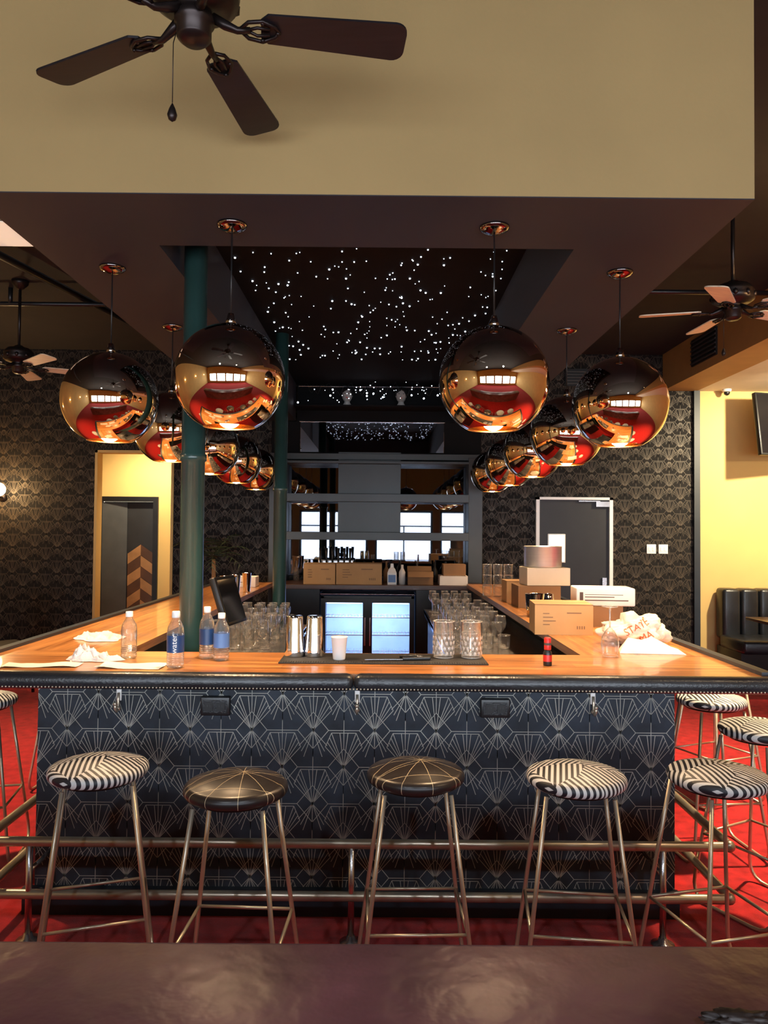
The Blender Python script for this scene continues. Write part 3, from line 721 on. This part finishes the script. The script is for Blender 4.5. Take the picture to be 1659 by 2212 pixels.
b=MB('menu_stack'); b.rbox((-.15,-.1,0),(.15,.1,.10),'paper',.004); b.box((-.02,-.101,.02),(-.015,-.1,.08),'ink'); b.box((.05,-.101,.02),(.055,-.1,.08),'ink'); b.box((-.02,-.101,.045),(.055,-.1,.05),'ink'); b.build((-1.37,7.5,ZT))
tin(-1.05,4.62,.851,.17,.042)
carton('cardboard_box',-.84,-.50,8.2,8.46,1.051,.22,k='card'); carton('cardboard_box',-.49,.0,8.2,8.46,1.051,.225,k='card')
b=MB('liquor_bottle'); b.lathe([(0,0),(.07,0),(.07,.12),(.05,.16),(.025,.18),(.022,.22),(0,.22)],'white',seg=4,smooth=False,X=Matrix.Rotation(PI/4,4,'Z')); b.box((-.04,-.054,.02),(.04,-.05,.10),'bluelt'); b.build((.11,8.32,1.051))
b=MB('liquor_bottle'); b.lathe([(0,0),(.035,0),(.035,.13),(.015,.17),(.014,.21),(0,.21)],'cup',seg=20); b.build((.22,8.3,1.051))
carton('cardboard_box',.28,.55,8.2,8.45,1.051,.14,k='card2',open_=True,marks=False); carton('cardboard_box',.62,.92,8.18,8.46,1.051,.10,k='paper',marks=False); carton('cardboard_box',.66,.9,8.2,8.42,1.153,.12,k='card2',marks=False)
b=MB('bottle_row')
random.seed(4)
for x in (-.97,-.86,-.2,-.1,.05,.4,.6,.72,.85):
    b.lathe([(0,0),(.034,0),(.035,.12),(.012,.17),(.012,.23),(0,.23)],random.choice(['black','glass','leaf','card2']),(x,8.68,1.051),14)
b.build()

# ---------------------------------------------------------------- right background
b=MB('door_2')
b.box((1.80,8.93,0),(1.84,8.998,2.04),'white_trim'); b.box((2.66,8.93,0),(2.70,8.998,2.04),'white_trim'); b.box((1.80,8.93,2.01),(2.70,8.998,2.04),'white_trim')
b.box((1.84,8.965,.01),(2.66,8.99,2.01),'doorgrey'); b.rbox((1.94,8.95,1.27),(2.15,8.97,1.61),'white_trim',.009); b.rbox((1.955,8.944,1.285),(2.135,8.955,1.595),'winlit',.005)
b.box((2.50,8.92,1.93),(2.66,8.965,1.99),'steel'); b.box((2.3,8.93,1.99),(2.55,8.945,2.0),'steel'); b.box((2.58,8.94,.95),(2.63,8.966,1.1),'steel'); b.build()
for x in (3.17,3.31):
    b=MB('light_switch_plate'); b.rbox((-.055,-.008,-.055),(.055,0,.055),'white',.003)
    for dx in (-.022,.022): b.box((dx-.012,-.012,-.022),(dx+.012,-.008,.022),'paper')
    b.build((x,8.998,1.44))
b=MB('trim_1'); b.box((3.66,8.95,0),(3.73,8.98,3.31),'navy'); b.build()
b=MB('wall_tv'); X=T(0,0,0,.25,math.radians(-8)); b.rbox((-.55,-.03,-.36),(.55,.03,.36),'black',.01,X=X); b.box((-.53,-.032,-.34),(.53,-.029,.34),'screen',X=X); b.tube([(0,.02,0),(0,.35,0)],.03,'black',10); b.box((-.1,.3,-.15),(.1,.33,.15),'black'); b.build((4.70,8.63,2.86))
b=MB('security_camera'); b.lathe([(.05,0),(.05,-.02),(.04,-.03)],'white',seg=20); b.ball((0,0,-.04),.035,'black',2); b.build((4.0,8.85,3.31))
b=MB('leather_booth')
for i in range(7): b.rbox((3.9+i*.21,8.72,.42),(4.1+i*.21,8.95,1.0),'leather',.04)
b.rbox((3.88,8.2,.33),(5.4,8.8,.48),'leather',.04); b.box((3.9,8.3,0),(5.38,8.9,.34),'black'); b.build()
b=MB('dining_table'); b.rbox((-.5,-.35,.72),(.5,.35,.75),'darkwood',.005); b.tube([(0,0,.02),(0,0,.72)],.035,'black',14); b.lathe([(.25,0),(.25,.015),(.04,.03)],'black',seg=28); b.build((4.35,7.75,0))
b=MB('wall_sconce'); b.lathe([(.05,-.02),(.05,0)],'bronze',X=T(0,0,0,0,PI/2)); b.tube([(0,-.0,0),(0,-.08,0),(0,-.1,.03)],.01,'bronze'); b.ball((0,-.1,.09),.08,'sconce',3); b.build((-4.47,8.985,1.98))
b=MB('side_chair'); b.rbox((-.22,-.22,.42),(.22,.22,.48),'chair',.02); b.rbox((-.21,.18,.48),(.21,.24,.95),'chair',.025)
for sx in (-1,1):
    for sy in (-1,1): b.tube([(.19*sx,.19*sy,.43),(.21*sx,.22*sy,0)],.016,'black',8)
b.build((-3.75,7.6,0),(0,0,2.4))
b=MB('potted_palm'); b.lathe([(0,0),(.14,0),(.18,.32),(.17,.33),(.15,.3),(0,.3)],'black',seg=24); b.tube([(0,0,.3),(.01,0,.8),(0,.01,1.3)],[.03,.025,.02],'card2',10)
random.seed(9)
for i in range(12):
    a=i*2.4; el=random.uniform(.3,.9); L=random.uniform(.4,.55); pts=[]
    for t in range(8):
        u=t/7; pts.append(Vector((math.cos(a)*L*u*.8,math.sin(a)*L*u*.5,1.3+L*el*u*1.5-.6*L*u*u)))
    b.tube(pts,.004,'leaf',5)
    side=Vector((-math.sin(a),math.cos(a),0))
    for t in range(1,8):
        p=pts[t]; d=(pts[t]-pts[t-1]).normalized(); ln=.13*(1-.4*abs(t-3.5)/3.5)
        for s_ in (1,-1):
            q=p+side*s_*ln+d*.06-Vector((0,0,.03)); b.add([p-d*.010,p+d*.012,q],[(0,1,2)],'leaf')
b.build((-1.85,8.4,0))

# ---------------------------------------------------------------- lights
def area(name,loc,rot,sx,sy,e,col):
    l=bpy.data.lights.new(name,'AREA'); l.shape='RECTANGLE'; l.size=sx; l.size_y=sy; l.energy=e; l.color=col
    o=bpy.data.objects.new(name,l); S.collection.objects.link(o); o.location=loc; o.rotation_euler=rot; return o
for i,(x0,x1) in enumerate(ws):
    area('window_daylight',((x0+x1)/2,YF-.25,(WZ0+WZ1)/2),(math.radians(90),0,0),x1-x0,WZ1-WZ0,118,(.84,.91,1))
def spot(loc,tgt,e,col=(1,.72,.42),ang=80,name='fill_spot',r=.06):  # fill spots added to brighten walls, carpet, door and bar; no fixtures behind them
    l=bpy.data.lights.new(name,'SPOT'); l.energy=e; l.color=col; l.spot_size=math.radians(ang); l.spot_blend=.8; l.shadow_soft_size=r
    o=bpy.data.objects.new(name,l); S.collection.objects.link(o); o.location=loc
    o.rotation_euler=(Vector(tgt)-Vector(loc)).to_track_quat('-Z','Y').to_euler(); return o
spot((4.6,6.9,3.2),(4.6,9,1.7),720,ang=110,col=(1,.84,.56))
spot((4.9,6.0,2.6),(4.3,8.0,3.3),80,ang=120,col=(1,.8,.5))
spot((2.7,4.2,3.6),(2.5,4.6,0),1500,ang=75)
spot((-3.0,4.2,3.6),(-2.8,4.6,0),800,ang=75)
spot((-3.0,9.9,2.85),(-3.2,10.6,1.2),200,ang=150,col=(1,.84,.58))
spot((3.0,1.6,3.6),(1.2,3.0,.7),80,ang=50)
spot((2.1,7.3,3.6),(2.25,9.0,1.7),36,ang=60,col=(1,.95,.85))
for x in (-1.3,1.3): spot((x,-1.2,3.66),(x*.5,3.2,.3),130,ang=50,col=(.85,.92,1),r=.1)  # cool fill added to lift the lower bar front
l=bpy.data.lights.new('sconce_light','POINT'); l.energy=34; l.color=(1,.65,.3); l.shadow_soft_size=.08; o=bpy.data.objects.new('sconce_light',l); S.collection.objects.link(o); o.location=(-4.47,8.72,2.07)
area('fridge_light',(-.15,8.3,.85),(0,0,0),.9,.1,8,(.6,.75,1))

w=bpy.data.worlds.new('world'); S.world=w; w.use_nodes=True
bg=w.node_tree.nodes['Background']; sky=w.node_tree.nodes.new('ShaderNodeTexSky'); sky.sky_type='NISHITA'; sky.sun_disc=False; sky.sun_elevation=math.radians(40)
w.node_tree.links.new(sky.outputs[0],bg.inputs[0]); bg.inputs[1].default_value=.35

# ---------------------------------------------------------------- camera
cd=bpy.data.cameras.new('camera'); cam=bpy.data.objects.new('camera',cd); S.collection.objects.link(cam); S.camera=cam
cd.sensor_fit='VERTICAL'; cd.sensor_height=36; cd.lens=36*1650/2212; cd.clip_start=.05
R_=Matrix.Rotation(math.radians(-.12),4,'Z')@Matrix.Rotation(math.radians(90+1.458),4,'X')@Matrix.Rotation(math.radians(.5),4,'Z')
cam.matrix_world=Matrix.Translation((0,0,1.62))@R_
